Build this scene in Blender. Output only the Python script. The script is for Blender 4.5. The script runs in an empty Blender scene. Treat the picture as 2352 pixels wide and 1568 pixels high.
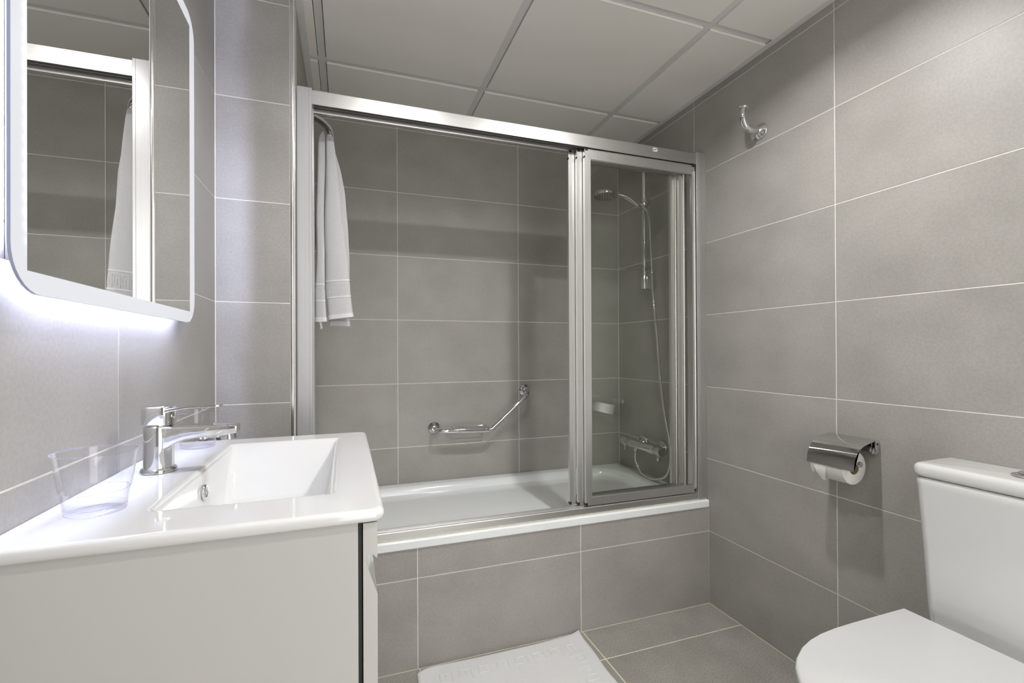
import bpy, bmesh, math, random
from mathutils import Vector, Matrix
random.seed(7)
PI = math.pi
S = bpy.context.scene
COL = S.collection

# ------------------------------------------------------------------ camera, world, light, exposure
YAW, PITCH, ROLL = (math.radians(a) for a in (19.36393, 0.19009, -0.25228))
FPX, CAM = 1079.363, Vector((0.361148, 0.0, 1.060505))
fw = Vector((math.sin(YAW) * math.cos(PITCH), math.cos(YAW) * math.cos(PITCH), math.sin(PITCH)))
rt = Vector((math.cos(YAW), -math.sin(YAW), 0))
up = rt.cross(fw)
rt2 = rt * math.cos(ROLL) + up * math.sin(ROLL)
up2 = up * math.cos(ROLL) - rt * math.sin(ROLL)
cd = bpy.data.cameras.new('camera')
cd.sensor_width = 36.0
cd.sensor_fit = 'HORIZONTAL'
cd.lens = FPX / 2352 * 36
cd.shift_y = 17.4 / 2352
cd.clip_start = 0.02
co = bpy.data.objects.new('camera', cd)
COL.objects.link(co)
M = Matrix((rt2, up2, -fw)).transposed().to_4x4()
M.translation = CAM
co.matrix_world = M
S.camera = co

wd = bpy.data.worlds.new('world')
wd.use_nodes = True
wd.node_tree.nodes['Background'].inputs[0].default_value = (1.0, 0.98, 0.95, 1)
wd.node_tree.nodes['Background'].inputs[1].default_value = 1.75
S.world = wd

WARM = (1.0, 0.985, 0.962)
LED = (0.66, 0.71, 1.0)
LAMP_W = 3.9            # each ceiling spot
MIRROR_LED = 105.0, 48.0   # led strips behind the mirror glass: along its foot and head, along its sides
BORDER_GLOW = 0.21      # frosted border of the mirror
LAMPS = [(0.586, 0.951, 0.56), (1.2045, 0.951, 1.0), (0.586, -0.285, 0.20), (1.2045, -0.285, 0.50)]
CEIL = 2.143
for (lx, ly, k) in LAMPS:
    ld = bpy.data.lights.new('spot_lamp', 'AREA')
    ld.shape = 'DISK'
    ld.size = 0.06
    ld.energy = LAMP_W * k
    ld.color = WARM
    ld.spread = math.radians(152)
    lo = bpy.data.objects.new('spot_lamp', ld)
    lo.location = (lx, ly, CEIL - 0.006)
    COL.objects.link(lo)

S.view_settings.view_transform = 'Standard'
S.view_settings.look = 'None'
S.view_settings.gamma = 1
S.view_settings.use_curve_mapping = False
S.view_settings.exposure = 1.25
cy = S.cycles
cy.max_bounces = 14
cy.diffuse_bounces = 7
cy.glossy_bounces = 7
cy.transparent_max_bounces = 32
cy.transmission_bounces = 10
cy.caustics_reflective = False
cy.caustics_refractive = False

# ------------------------------------------------------------------ materials
def srgb(r, g, b):
    f = lambda c: (c / 255 / 12.92) if c / 255 <= 0.04045 else ((c / 255 + 0.055) / 1.055) ** 2.4
    return (f(r), f(g), f(b), 1)

class NT:
    def __init__(s, name):
        s.m = bpy.data.materials.new(name)
        s.m.use_nodes = True
        s.t = s.m.node_tree
        s.p = s.t.nodes['Principled BSDF']
        s.out = s.t.nodes['Material Output']
    def n(s, kind, **kw):
        x = s.t.nodes.new(kind)
        for k, v in kw.items():
            setattr(x, k, v)
        return x
    def l(s, a, b):
        s.t.links.new(a, b)
    def pos(s):
        return s.n('ShaderNodeNewGeometry').outputs['Position']

def mat(name, c1, c2=None, rough=0.5, metal=0.0, scale=(8, 8, 8), bump=0.0, bscale=200, coat=0.0, sheen=0.0, rvar=0.0, detail=4, vary=0.0, aniso=0.0, spec=0.5, speck=None):
    """principled material whose colour, roughness and relief come from noise in world space"""
    q = NT(name)
    p = q.p
    c2 = c2 or c1
    mp = q.n('ShaderNodeMapping')
    mp.inputs['Scale'].default_value = scale
    src = q.pos()
    if vary:
        oi = q.n('ShaderNodeObjectInfo')
        ad = q.n('ShaderNodeVectorMath', operation='MULTIPLY_ADD')
        q.l(oi.outputs['Random'], ad.inputs[0])
        ad.inputs[1].default_value = (37, 53, 71)
        q.l(src, ad.inputs[2])
        q.l(ad.outputs[0], mp.inputs['Vector'])
    else:
        q.l(src, mp.inputs['Vector'])
    nz = q.n('ShaderNodeTexNoise')
    nz.inputs['Scale'].default_value = 1
    nz.inputs['Detail'].default_value = detail
    q.l(mp.outputs[0], nz.inputs['Vector'])
    mr = q.n('ShaderNodeMapRange')
    mr.inputs[1].default_value = 0.3
    mr.inputs[2].default_value = 0.7
    q.l(nz.outputs['Fac'], mr.inputs[0])
    mx = q.n('ShaderNodeMix', data_type='RGBA')
    mx.inputs[6].default_value = c1
    mx.inputs[7].default_value = c2
    q.l(mr.outputs[0], mx.inputs[0])
    colr = mx.outputs[2]
    if vary:
        hs = q.n('ShaderNodeHueSaturation')
        vm = q.n('ShaderNodeMapRange')
        vm.inputs[3].default_value = 1 - vary
        vm.inputs[4].default_value = 1 + vary
        q.l(oi.outputs['Random'], vm.inputs[0])
        q.l(vm.outputs[0], hs.inputs['Value'])
        q.l(colr, hs.inputs['Color'])
        colr = hs.outputs[0]
    if speck:
        n3 = q.n('ShaderNodeTexNoise')
        n3.inputs['Scale'].default_value = speck[0]
        n3.inputs['Detail'].default_value = 3
        q.l(q.pos(), n3.inputs['Vector'])
        r3 = q.n('ShaderNodeMapRange')
        r3.inputs[1].default_value = 0.35
        r3.inputs[2].default_value = 0.65
        r3.inputs[3].default_value = 1 - speck[1]
        r3.inputs[4].default_value = 1 + speck[1]
        q.l(n3.outputs['Fac'], r3.inputs[0])
        h3 = q.n('ShaderNodeHueSaturation')
        q.l(r3.outputs[0], h3.inputs['Value'])
        q.l(colr, h3.inputs['Color'])
        colr = h3.outputs[0]
    q.l(colr, p.inputs['Base Color'])
    p.inputs['Metallic'].default_value = metal
    p.inputs['Specular IOR Level'].default_value = spec
    if rvar:
        rr = q.n('ShaderNodeMapRange')
        rr.inputs[3].default_value = rough - rvar
        rr.inputs[4].default_value = rough + rvar
        q.l(nz.outputs['Fac'], rr.inputs[0])
        q.l(rr.outputs[0], p.inputs['Roughness'])
    else:
        p.inputs['Roughness'].default_value = rough
    p.inputs['Coat Weight'].default_value = coat
    p.inputs['Coat Roughness'].default_value = 0.05
    p.inputs['Sheen Weight'].default_value = sheen
    p.inputs['Anisotropic'].default_value = aniso
    if bump:
        n2 = q.n('ShaderNodeTexNoise')
        n2.inputs['Scale'].default_value = bscale
        n2.inputs['Detail'].default_value = 3
        q.l(q.pos(), n2.inputs['Vector'])
        b = q.n('ShaderNodeBump')
        b.inputs['Strength'].default_value = bump
        b.inputs['Distance'].default_value = 0.001
        q.l(n2.outputs['Fac'], b.inputs['Height'])
        q.l(b.outputs[0], p.inputs['Normal'])
    return q.m

def clear(name, tint, edge, edge_mix=0.5, ior=1.5):
    """clear sheet: passes light straight, mirrors by Fresnel, a faint body seen at grazing angles"""
    q = NT(name)
    q.t.nodes.remove(q.p)
    tr = q.n('ShaderNodeBsdfTransparent')
    nz = q.n('ShaderNodeTexNoise')
    nz.inputs['Scale'].default_value = 3
    q.l(q.pos(), nz.inputs['Vector'])
    mx = q.n('ShaderNodeMix', data_type='RGBA')
    mx.inputs[6].default_value = tint
    mx.inputs[7].default_value = tuple(min(1, c * 1.02) for c in tint[:3]) + (1,)
    q.l(nz.outputs['Fac'], mx.inputs[0])
    q.l(mx.outputs[2], tr.inputs[0])
    gl = q.n('ShaderNodeBsdfGlossy')
    gl.inputs['Roughness'].default_value = 0.0
    fr = q.n('ShaderNodeFresnel')
    ng = q.n('ShaderNodeNewGeometry')
    im = q.n('ShaderNodeMix', data_type='FLOAT')     # thin wall: same Fresnel from either side
    im.inputs[2].default_value = ior
    im.inputs[3].default_value = 1 / ior
    q.l(ng.outputs['Backfacing'], im.inputs[0])
    q.l(im.outputs[0], fr.inputs[0])
    a = q.n('ShaderNodeMixShader')
    q.l(fr.outputs[0], a.inputs[0])
    q.l(tr.outputs[0], a.inputs[1])
    q.l(gl.outputs[0], a.inputs[2])
    if edge_mix:
        lw = q.n('ShaderNodeLayerWeight')
        lw.inputs[0].default_value = 0.25
        pw = q.n('ShaderNodeMath', operation='POWER')
        pw.inputs[1].default_value = 3
        q.l(lw.outputs['Facing'], pw.inputs[0])
        ml = q.n('ShaderNodeMath', operation='MULTIPLY')
        ml.inputs[1].default_value = edge_mix
        q.l(pw.outputs[0], ml.inputs[0])
        df = q.n('ShaderNodeBsdfDiffuse')
        df.inputs[0].default_value = edge
        b = q.n('ShaderNodeMixShader')
        q.l(ml.outputs[0], b.inputs[0])
        q.l(a.outputs[0], b.inputs[1])
        q.l(df.outputs[0], b.inputs[2])
        a = b
    q.l(a.outputs[0], q.out.inputs[0])
    return q.m

def glow(name, color, strength, base=(0.8, 0.8, 0.8, 1), dots=None):
    q = NT(name)
    p = q.p
    p.inputs['Base Color'].default_value = base
    p.inputs['Roughness'].default_value = 0.35
    p.inputs['Emission Color'].default_value = tuple(color) + (1,)
    nz = q.n('ShaderNodeTexNoise')
    nz.inputs['Scale'].default_value = 6
    q.l(q.pos(), nz.inputs['Vector'])
    mr = q.n('ShaderNodeMapRange')
    mr.inputs[3].default_value = strength * 0.95
    mr.inputs[4].default_value = strength * 1.05
    q.l(nz.outputs['Fac'], mr.inputs[0])
    res = mr.outputs[0]
    if dots:
        # the single diodes of the strip show through the frosting beside the upright edge
        def mth(op, a, b=None, clamp=False):
            m = q.n('ShaderNodeMath', operation=op, use_clamp=clamp)
            for k, v in enumerate((a, b)):
                if v is None:
                    continue
                if isinstance(v, (int, float)):
                    m.inputs[k].default_value = v
                else:
                    q.l(v, m.inputs[k])
            return m.outputs[0]
        sx = q.n('ShaderNodeSeparateXYZ')
        q.l(q.pos(), sx.inputs[0])
        near = mth('SUBTRACT', 1.0, mth('DIVIDE', mth('ABSOLUTE', mth('SUBTRACT', sx.outputs[1], dots[0])), 0.014), True)
        wave = mth('ADD', mth('MULTIPLY', mth('COSINE', mth('MULTIPLY', sx.outputs[2], 2 * PI / dots[1])), 0.5), 0.5)
        high = mth('MULTIPLY', mth('SUBTRACT', sx.outputs[2], 1.165), 20.0, True)
        res = mth('ADD', res, mth('MULTIPLY', mth('MULTIPLY', mth('MULTIPLY', near, near), mth('ADD', mth('MULTIPLY', wave, 0.75), 0.35)), mth('MULTIPLY', high, strength * 1.6)))
    q.l(res, p.inputs['Emission Strength'])
    return q.m

TILE_A, TILE_B = (0.315, 0.302, 0.281, 1), (0.375, 0.360, 0.336, 1)
M_ = dict(
    tile=mat('wall_tile', TILE_A, TILE_B, rough=0.42, scale=(5, 5, 6.5), bump=0.10, bscale=420, vary=0.03, rvar=0.06, detail=5, speck=(160, 0.05)),
    ftile=mat('floor_tile', (0.255, 0.245, 0.222, 1), (0.31, 0.298, 0.27, 1), rough=0.6, scale=(9, 9, 9), bump=0.35, bscale=260, vary=0.04, detail=6, speck=(220, 0.22)),
    grout=mat('grout', srgb(240, 238, 233), srgb(226, 224, 218), rough=0.85, scale=(30, 30, 30), bump=0.2, bscale=600),
    fgrout=mat('floor_grout', srgb(222, 217, 198), srgb(202, 196, 176), rough=0.9, scale=(25, 25, 25), bump=0.2, bscale=600),
    panel=mat('ceiling_panel', (0.88, 0.86, 0.81, 1), (0.90, 0.88, 0.83, 1), rough=0.75, scale=(3, 3, 3), bump=0.05, bscale=500),
    grid=mat('ceiling_grid', (0.72, 0.72, 0.71, 1), (0.75, 0.75, 0.74, 1), rough=0.45, scale=(4, 4, 4)),
    alu=mat('satin_aluminium', (0.60, 0.60, 0.59, 1), (0.66, 0.66, 0.65, 1), rough=0.38, metal=1.0, scale=(3, 160, 420), rvar=0.05, detail=3),
    aluv=mat('satin_aluminium_upright', (0.68, 0.68, 0.67, 1), (0.74, 0.74, 0.73, 1), rough=0.36, metal=1.0, scale=(380, 160, 3), rvar=0.05, detail=3),
    aluw=mat('pale_aluminium', (0.60, 0.605, 0.61, 1), (0.63, 0.635, 0.64, 1), rough=0.3, metal=0.5, scale=(300, 120, 2), rvar=0.03, detail=2),  # left post only, less metallic than the right post
    alud=mat('dark_seal_metal', (0.42, 0.42, 0.41, 1), (0.5, 0.5, 0.49, 1), rough=0.4, metal=1.0, scale=(3, 150, 150)),  # darker aluminium for the glazing seals
    chrome=mat('chrome', (0.70, 0.705, 0.715, 1), (0.74, 0.745, 0.755, 1), rough=0.035, metal=1.0, scale=(20, 20, 20)),
    chrome2=mat('dull_chrome', (0.66, 0.66, 0.66, 1), (0.72, 0.72, 0.72, 1), rough=0.16, metal=1.0, scale=(60, 60, 60)),
    ceramic=mat('white_ceramic', (0.69, 0.697, 0.705, 1), (0.71, 0.717, 0.725, 1), rough=0.09, scale=(4, 4, 4), coat=0.4),
    toilet=mat('white_sanitaryware', (0.61, 0.615, 0.612, 1), (0.63, 0.635, 0.632, 1), rough=0.12, scale=(4, 4, 4), coat=0.3),
    seatp=mat('white_seat_plastic', (0.515, 0.52, 0.522, 1), (0.535, 0.54, 0.542, 1), rough=0.22, scale=(5, 5, 5)),
    acrylic=mat('white_bath_enamel', (0.82, 0.85, 0.86, 1), (0.85, 0.88, 0.89, 1), rough=0.14, scale=(4, 4, 4), coat=0.3),
    lacquer=mat('white_gloss_lacquer', (0.515, 0.511, 0.50, 1), (0.535, 0.531, 0.52, 1), rough=0.16, scale=(3, 3, 3), coat=0.2),
    gapshade=mat('gap_shade_black', (0.012, 0.012, 0.012, 1), (0.02, 0.02, 0.02, 1), rough=0.6),  # near-black colour for the shade in the cabinet's front gap
    rubber=mat('black_plastic', (0.012, 0.012, 0.012, 1), (0.02, 0.02, 0.02, 1), rough=0.4, scale=(90, 90, 90)),
    silicone=mat('yellowed_sealant', (0.42, 0.41, 0.32, 1), (0.52, 0.51, 0.43, 1), rough=0.4, scale=(60, 60, 60)),
    towel=mat('white_terry', (0.56, 0.565, 0.575, 1), (0.62, 0.625, 0.635, 1), rough=0.95, scale=(300, 300, 300), bump=0.9, bscale=900, sheen=0.3, spec=0.1),
    hem=mat('white_flat_weave', (0.72, 0.72, 0.725, 1), (0.77, 0.77, 0.775, 1), rough=0.9, scale=(500, 500, 40), bump=0.4, bscale=1400, spec=0.1),
    paper=mat('toilet_paper', (0.68, 0.675, 0.64, 1), (0.72, 0.715, 0.68, 1), rough=0.95, scale=(80, 80, 80), bump=0.3, bscale=700, spec=0.1),
    rug=mat('white_terry_rug', (0.66, 0.665, 0.67, 1), (0.72, 0.725, 0.73, 1), rough=0.95, scale=(300, 300, 300), bump=0.9, bscale=900, sheen=0.3, spec=0.1),
    card=mat('cardboard', (0.28, 0.22, 0.14, 1), (0.33, 0.26, 0.17, 1), rough=0.9, scale=(80, 80, 80)),
    mirror=mat('mirror_silver', (0.90, 0.90, 0.90, 1), (0.905, 0.905, 0.905, 1), rough=0.0, metal=1.0, scale=(1, 1, 1)),
    backbox=mat('mirror_back_box', (0.6, 0.62, 0.64, 1), (0.66, 0.68, 0.7, 1), rough=0.5),
    gedge=mat('mirror_glass_edge', (0.3, 0.33, 0.48, 1), (0.36, 0.39, 0.54, 1), rough=0.15),
    badge=mat('white_badge', (0.85, 0.86, 0.9, 1), (0.88, 0.89, 0.92, 1), rough=0.3),
    ink=mat('blue_print', (0.02, 0.05, 0.32, 1), (0.03, 0.06, 0.36, 1), rough=0.4),
    plaster=mat('white_paint', (0.68, 0.67, 0.65, 1), (0.7, 0.69, 0.67, 1), rough=0.7),
    wood=mat('white_door', (0.6, 0.58, 0.55, 1), (0.64, 0.62, 0.59, 1), rough=0.4),
    glass=clear('shower_glass', (0.957, 0.961, 0.950, 1), (0.12, 0.16, 0.13, 1), 0.0, 1.33),
    cup=clear('clear_plastic', (0.985, 0.985, 0.99, 1), (0.8, 0.8, 0.92, 1), 0.55, 1.42),
    cuprim=clear('clear_plastic_rim', (0.93, 0.93, 0.98, 1), (0.85, 0.85, 0.98, 1), 0.9, 1.4),
    tray=clear('clear_acrylic', (0.90, 0.91, 0.9, 1), (0.7, 0.72, 0.7, 1), 0.5, 1.45),
    led=glow('led_strip', LED, MIRROR_LED[0]),
    led2=glow('led_strip_side', LED, MIRROR_LED[1]),
    border=glow('frosted_lit_border', (0.9, 0.925, 1.0), BORDER_GLOW, (0.32, 0.33, 0.35, 1), dots=(0.67, 0.016)),
    lens=glow('lamp_lens', WARM, 30),
)

# ------------------------------------------------------------------ mesh helpers
ORG = {}

class MB:
    """collects shapes in world space; build() links them as ONE mesh object under its parent"""
    def __init__(s):
        s.b = bmesh.new()
    def box(s, x0, x1, y0, y1, z0, z1, bev=0.0, seg=2):
        t = bmesh.new()
        bmesh.ops.create_cube(t, size=1)
        for v in t.verts:
            v.co = Vector(((x0 + x1) / 2 + v.co.x * (x1 - x0), (y0 + y1) / 2 + v.co.y * (y1 - y0), (z0 + z1) / 2 + v.co.z * (z1 - z0)))
        if bev:
            bmesh.ops.bevel(t, geom=list(t.edges), offset=bev, segments=seg, profile=0.5, affect='EDGES')
        s.join(t)
        return s
    def join(s, t):
        me = bpy.data.meshes.new('tmp')
        t.to_mesh(me)
        t.free()
        s.b.from_mesh(me)
        bpy.data.meshes.remove(me)
    def loft(s, rings, cap0=True, cap1=True, closed=True):
        vs = [[s.b.verts.new(p) for p in r] for r in rings]
        n = len(vs[0])
        for a, b in zip(vs, vs[1:]):
            for i in range(n if closed else n - 1):
                j = (i + 1) % n
                try:
                    s.b.faces.new((a[i], a[j], b[j], b[i]))
                except ValueError:
                    pass
        if cap0 and closed:
            s.b.faces.new(list(reversed(vs[0])))
        if cap1 and closed:
            s.b.faces.new(vs[-1])
        return s
    def tube(s, pts, r, n=12, caps=True, loop=False):
        pts = [Vector(p) for p in pts]
        rs = r if isinstance(r, (list, tuple)) else [r] * len(pts)
        rings = []
        nrm = None
        N = len(pts)
        for i, p in enumerate(pts):
            a = pts[i - 1] if (i > 0 or loop) else p
            b = pts[(i + 1) % N] if (i < N - 1 or loop) else p
            t = (b - a).normalized()
            if nrm is None:
                h = Vector((0, 0, 1)) if abs(t.z) < 0.9 else Vector((1, 0, 0))
                nrm = t.cross(h).normalized()
            else:
                nrm = (nrm - t * nrm.dot(t)).normalized()
            bn = t.cross(nrm)
            rings.append([p + (nrm * math.cos(2 * PI * k / n) + bn * math.sin(2 * PI * k / n)) * rs[i] for k in range(n)])
        if loop:
            rings.append(rings[0])
            vs = [[s.b.verts.new(p) for p in q] for q in rings[:-1]]
            vs.append(vs[0])
            for a, b in zip(vs, vs[1:]):
                for i in range(n):
                    j = (i + 1) % n
                    s.b.faces.new((a[i], a[j], b[j], b[i]))
            return s
        return s.loft(rings, caps, caps)
    def lathe(s, prof, o=(0, 0, 0), axis=(0, 0, 1), n=32, cap0=True, cap1=True):
        o, ax = Vector(o), Vector(axis).normalized()
        h = Vector((0, 0, 1)) if abs(ax.z) < 0.9 else Vector((1, 0, 0))
        u = ax.cross(h).normalized()
        w = ax.cross(u)
        rings = [[o + ax * z + (u * math.cos(2 * PI * k / n) + w * math.sin(2 * PI * k / n)) * max(r, 1e-5) for k in range(n)] for r, z in prof]
        return s.loft(rings, cap0, cap1)
    def prism(s, poly, axis, a, b):
        """poly in the two other axes (in xyz order) swept from a to b along axis"""
        def P(q, t):
            return {'x': (t, q[0], q[1]), 'y': (q[0], t, q[1]), 'z': (q[0], q[1], t)}[axis]
        return s.loft([[P(q, a) for q in poly], [P(q, b) for q in poly]])
    def build(s, name, m, parent=None, smooth=True, angle=38, **props):
        bmesh.ops.recalc_face_normals(s.b, faces=list(s.b.faces))
        me = bpy.data.meshes.new(name)
        o = ORG.get(parent.name, Vector()) if parent else None
        if parent is None:
            zs = [v.co for v in s.b.verts]
            lo = Vector((min(v.x for v in zs), min(v.y for v in zs), min(v.z for v in zs)))
            hi = Vector((max(v.x for v in zs), max(v.y for v in zs), max(v.z for v in zs)))
            o = Vector(((lo.x + hi.x) / 2, (lo.y + hi.y) / 2, lo.z))
        for v in s.b.verts:
            v.co -= o
        s.b.to_mesh(me)
        s.b.free()
        me.materials.append(m)
        if smooth:
            for p in me.polygons:
                p.use_smooth = True
            me.set_sharp_from_angle(angle=math.radians(angle))
        ob = bpy.data.objects.new(name, me)
        COL.objects.link(ob)
        if parent:
            ob.parent = parent
        else:
            ob.location = o
        ORG[ob.name] = o.copy()
        for k, v in props.items():
            ob[k] = v
        return ob

def thing(name, loc, label, cat, group=None):
    o = bpy.data.objects.new(name, None)
    o.empty_display_size = 0.05
    COL.objects.link(o)
    o.location = loc
    ORG[o.name] = Vector(loc)
    o['label'] = label
    o['category'] = cat
    if group:
        o['group'] = group
    return o

def tag(o, label, cat, group=None):
    o['label'] = label
    o['category'] = cat
    if group:
        o['group'] = group
    return o

def rrect(x0, x1, y0, y1, r, n=6, z=0.0):
    pts = []
    for cx, cy, a in ((x1 - r, y1 - r, 0), (x0 + r, y1 - r, 90), (x0 + r, y0 + r, 180), (x1 - r, y0 + r, 270)):
        for k in range(n + 1):
            t = math.radians(a + 90 * k / n)
            pts.append((cx + r * math.cos(t), cy + r * math.sin(t), z))
    return pts

def smoothpath(ctrl, n=8):
    """Catmull-Rom through the control points"""
    c = [Vector(p) for p in ctrl]
    c = [c[0] * 2 - c[1]] + c + [c[-1] * 2 - c[-2]]
    out = []
    for i in range(1, len(c) - 2):
        for k in range(n):
            t = k / n
            a, b, d, e = c[i - 1], c[i], c[i + 1], c[i + 2]
            out.append(0.5 * ((2 * b) + (d - a) * t + (2 * a - 5 * b + 4 * d - e) * t * t + (3 * b - a - 3 * d + e) * t ** 3))
    out.append(c[-2])
    return out

# ------------------------------------------------------------------ the room
W, YB, YF = 1.7926, 2.2758, -0.62      # right wall, back wall, wall behind the camera
YS, XA = 1.5754, 0.2130                # face of the short wall beside the bath, its side towards the bath
YT = 1.589                             # tiled front of the bath
H = 0.302
ZTOP = 2.1600
GAP = 0.0027
DEP = 0.0009
TILE_MESH = {}

def tile_mesh(w, h, name='tile', m=None, dep=DEP):
    key = (round(w, 4), round(h, 4), name)
    if key in TILE_MESH:
        return TILE_MESH[key]
    b, e = 0.0005, dep
    a, c = w / 2, h / 2
    v = []
    for (dx, z) in ((0, 0.0), (0, e - b * 0.6), (b, e)):
        v += [(-a + dx, -c + dx, z), (a - dx, -c + dx, z), (a - dx, c - dx, z), (-a + dx, c - dx, z)]
    f = [(8, 9, 10, 11)]
    for k in (0, 4):
        for i in range(4):
            j = (i + 1) % 4
            f.append((k + i, k + j, k + 4 + j, k + 4 + i))
    me = bpy.data.meshes.new(name)
    me.from_pydata(v, [], f)
    me.materials.append(m or M_['tile'])
    TILE_MESH[key] = me
    return me

def lay(parent, O, U, V, us, vs, m=None, name='tile', gap=GAP, dep=DEP, ends=None):
    """tiles between the joints us x vs on the plane through O with axes U, V (front = U x V)"""
    O, U, V = Vector(O), Vector(U), Vector(V)
    N = U.cross(V)
    Rm = Matrix((U, V, N)).transposed().to_4x4()
    po = ORG[parent.name]
    for u0, u1 in zip(us, us[1:]):
        for v0, v1 in zip(vs, vs[1:]):
            w, h = u1 - u0 - gap, v1 - v0 - gap
            if w < 0.004 or h < 0.004:
                continue
            me = tile_mesh(w, h, name, m, dep)
            t = bpy.data.objects.new(name, me)
            COL.objects.link(t)
            t.parent = parent
            Q = Rm.copy()
            Q.translation = O + U * (u0 + u1) / 2 + V * (v0 + v1) / 2 - N * dep - po
            t.matrix_local = Q

ROWS = [0.0] + [H * k for k in range(1, 8)] + [ZTOP]

def wall(name, x0, x1, y0, y1, z0=0.0, z1=ZTOP, m='grout'):
    b = MB()
    b.box(x0, x1, y0, y1, z0, z1)
    return b.build(name, M_[m], None, smooth=False, kind='structure')

TH = 0.10
w = wall('wall_right', W + DEP, W + TH, YF - TH, YB + TH)
yj = [YF, -0.178, 0.432, 1.0419, 1.6668, YB - DEP]
lay(w, (W, 0, 0), (0, -1, 0), (0, 0, 1), [-y for y in reversed(yj)], ROWS)
w = wall('wall_back', XA - TH, W + DEP, YB + DEP, YB + TH)
lay(w, (0, YB, 0), (1, 0, 0), (0, 0, 1), [XA + 0.0005, 0.5885, 1.1974, W], ROWS)
w = wall('wall_left', -TH, -DEP, YF - TH, YS + 0.05)
lay(w, (0, 0, 0), (0, 1, 0), (0, 0, 1), [YF, -0.255, 0.3545, 0.9629, YS], ROWS)
w = wall('wall_partition', -TH, XA - DEP, YS + 0.05, YB + TH)
MBp = MB().box(-DEP, XA - DEP, YS + DEP, YS + 0.05, 0, ZTOP)
pp = MBp.build('wall_partition_end', M_['grout'], None, smooth=False, kind='structure')
lay(pp, (0, YS, 0), (1, 0, 0), (0, 0, 1), [0.0005, 0.1996], ROWS)
lay(w, (XA, 0, 0), (0, 1, 0), (0, 0, 1), [YS + 0.052, YB - DEP], ROWS)
b = MB().box(-TH, 0.46, YF - TH, YF - DEP, 0, ZTOP).box(1.32, W + TH, YF - TH, YF - DEP, 0, ZTOP).box(0.46, 1.32, YF - TH, YF - DEP, 2.06, ZTOP)  # unseen wall, doorway added and left open to let in world fill light
w = b.build('wall_front', M_['grout'], None, smooth=False, kind='structure')
lay(w, (0, YF, 0), (-1, 0, 0), (0, 0, 1), [-W, -1.32], ROWS)
lay(w, (0, YF, 0), (-1, 0, 0), (0, 0, 1), [-0.46, 0], ROWS)
lay(w, (0, YF, 0), (-1, 0, 0), (0, 0, 1), [-1.32, -0.46], [2.0605, 2.114, ZTOP])
fr = MB().box(0.46, 0.5, YF - TH, YF + 0.015, 0.0, 2.06, 0.002).box(1.28, 1.32, YF - TH, YF + 0.015, 0.0, 2.06, 0.002).box(0.46, 1.32, YF - TH, YF + 0.015, 2.02, 2.06, 0.002)
fr.build('fill_doorway_frame', M_['wood'], None, kind='structure')  # frame of the added opening, no door leaf
# tiled front of the bath
w = wall('wall_bath', XA, W, YT + DEP, YT + 0.06, 0.0, 0.4005)
lay(w, (0, YT, 0), (1, 0, 0), (0, 0, 1), [XA, 0.5824, 1.1917, W], [0.0, H, 0.4015])
# floor
fl = MB().box(-TH, W + TH, YF - TH, YB + TH, -0.08, -0.0008).build('floor', M_['fgrout'], None, smooth=False, kind='structure')
lay(fl, (0, 0, 0), (1, 0, 0), (0, 1, 0), [0.0, 0.588, 1.1972, W], [YF, -0.408, 0.202, 0.812, 1.422, YT], M_['ftile'], 'floor_tile', gap=0.0048, dep=0.0008)

# ceiling: grid of bars with drop-edge panels, wall trim
ce = MB().box(-TH, W + TH, YF - TH, YB + TH, ZTOP + 0.012, ZTOP + 0.09).build('ceiling', M_['panel'], None, smooth=False, kind='structure')
GX = [0.2775, 0.8955, 1.5135]
GY = [-0.594, 0.024, 0.642, 1.260, 1.878]
ZG = CEIL + 0.006
for x in GX:
    y1 = YB
    MB().box(x - 0.0125, x + 0.0125, YF, y1, ZG, ZG + 0.02).build('grid_bar', M_['grid'], ce, smooth=False)
for y in GY:
    xs = [XA if y > YS else 0.0] + GX + [W]
    for xa, xb in zip(xs, xs[1:]):
        MB().box(xa + 0.0125 * (xa in GX), xb - 0.0125 * (xb in GX), y - 0.0125, y + 0.0125, ZG, ZG + 0.02).build('grid_bar', M_['grid'], ce, smooth=False)
def cpanel(x0, x1, y0, y1):
    t = MB()
    i, f = 0.0125, 0.0150
    ax0, ax1 = x0 + (f if x0 in GX else 0.0), x1 - (f if x1 in GX else 0.0)
    ay0, ay1 = y0 + (f if y0 in GY else 0.0), y1 - (f if y1 in GY else 0.0)
    t.box(ax0, ax1, ay0, ay1, CEIL, ZG + 0.018, 0.0008, 1)
    t.build('ceiling_panel', M_['panel'], ce, smooth=False)
for x0, x1 in zip([0.0] + GX, GX + [W]):
    for y0, y1 in zip([YF] + GY, GY + [YB]):
        if x1 == GX[0] and y0 >= GY[3]:
            if y0 == GY[3]:
                cpanel(0.0, x1, y0, YS)
                cpanel(XA, x1, YS + 0.0005, y1)
            else:
                cpanel(XA, x1, y0, y1)
        elif x0 == 0.0 and y1 <= YF + 0.03:
            continue
        else:
            cpanel(x0, x1, y0, y1)
ZT = CEIL - 0.0022
tr = [('trim_1', W - 0.024, W, YF, YB), ('trim_2', XA + 0.024, W - 0.024, YB - 0.024, YB), ('trim_3', 0.0, 0.024, YF, YS),
      ('trim_4', 0.024, XA + 0.024, YS - 0.024, YS), ('trim_5', XA, XA + 0.024, YS, YB)]
for n_, a, b_, c, d_ in tr:
    MB().box(a, b_, c, d_, ZT, CEIL - 0.0002, 0.0004, 1).build(n_, M_['grid'], None, smooth=False, kind='structure')
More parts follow.
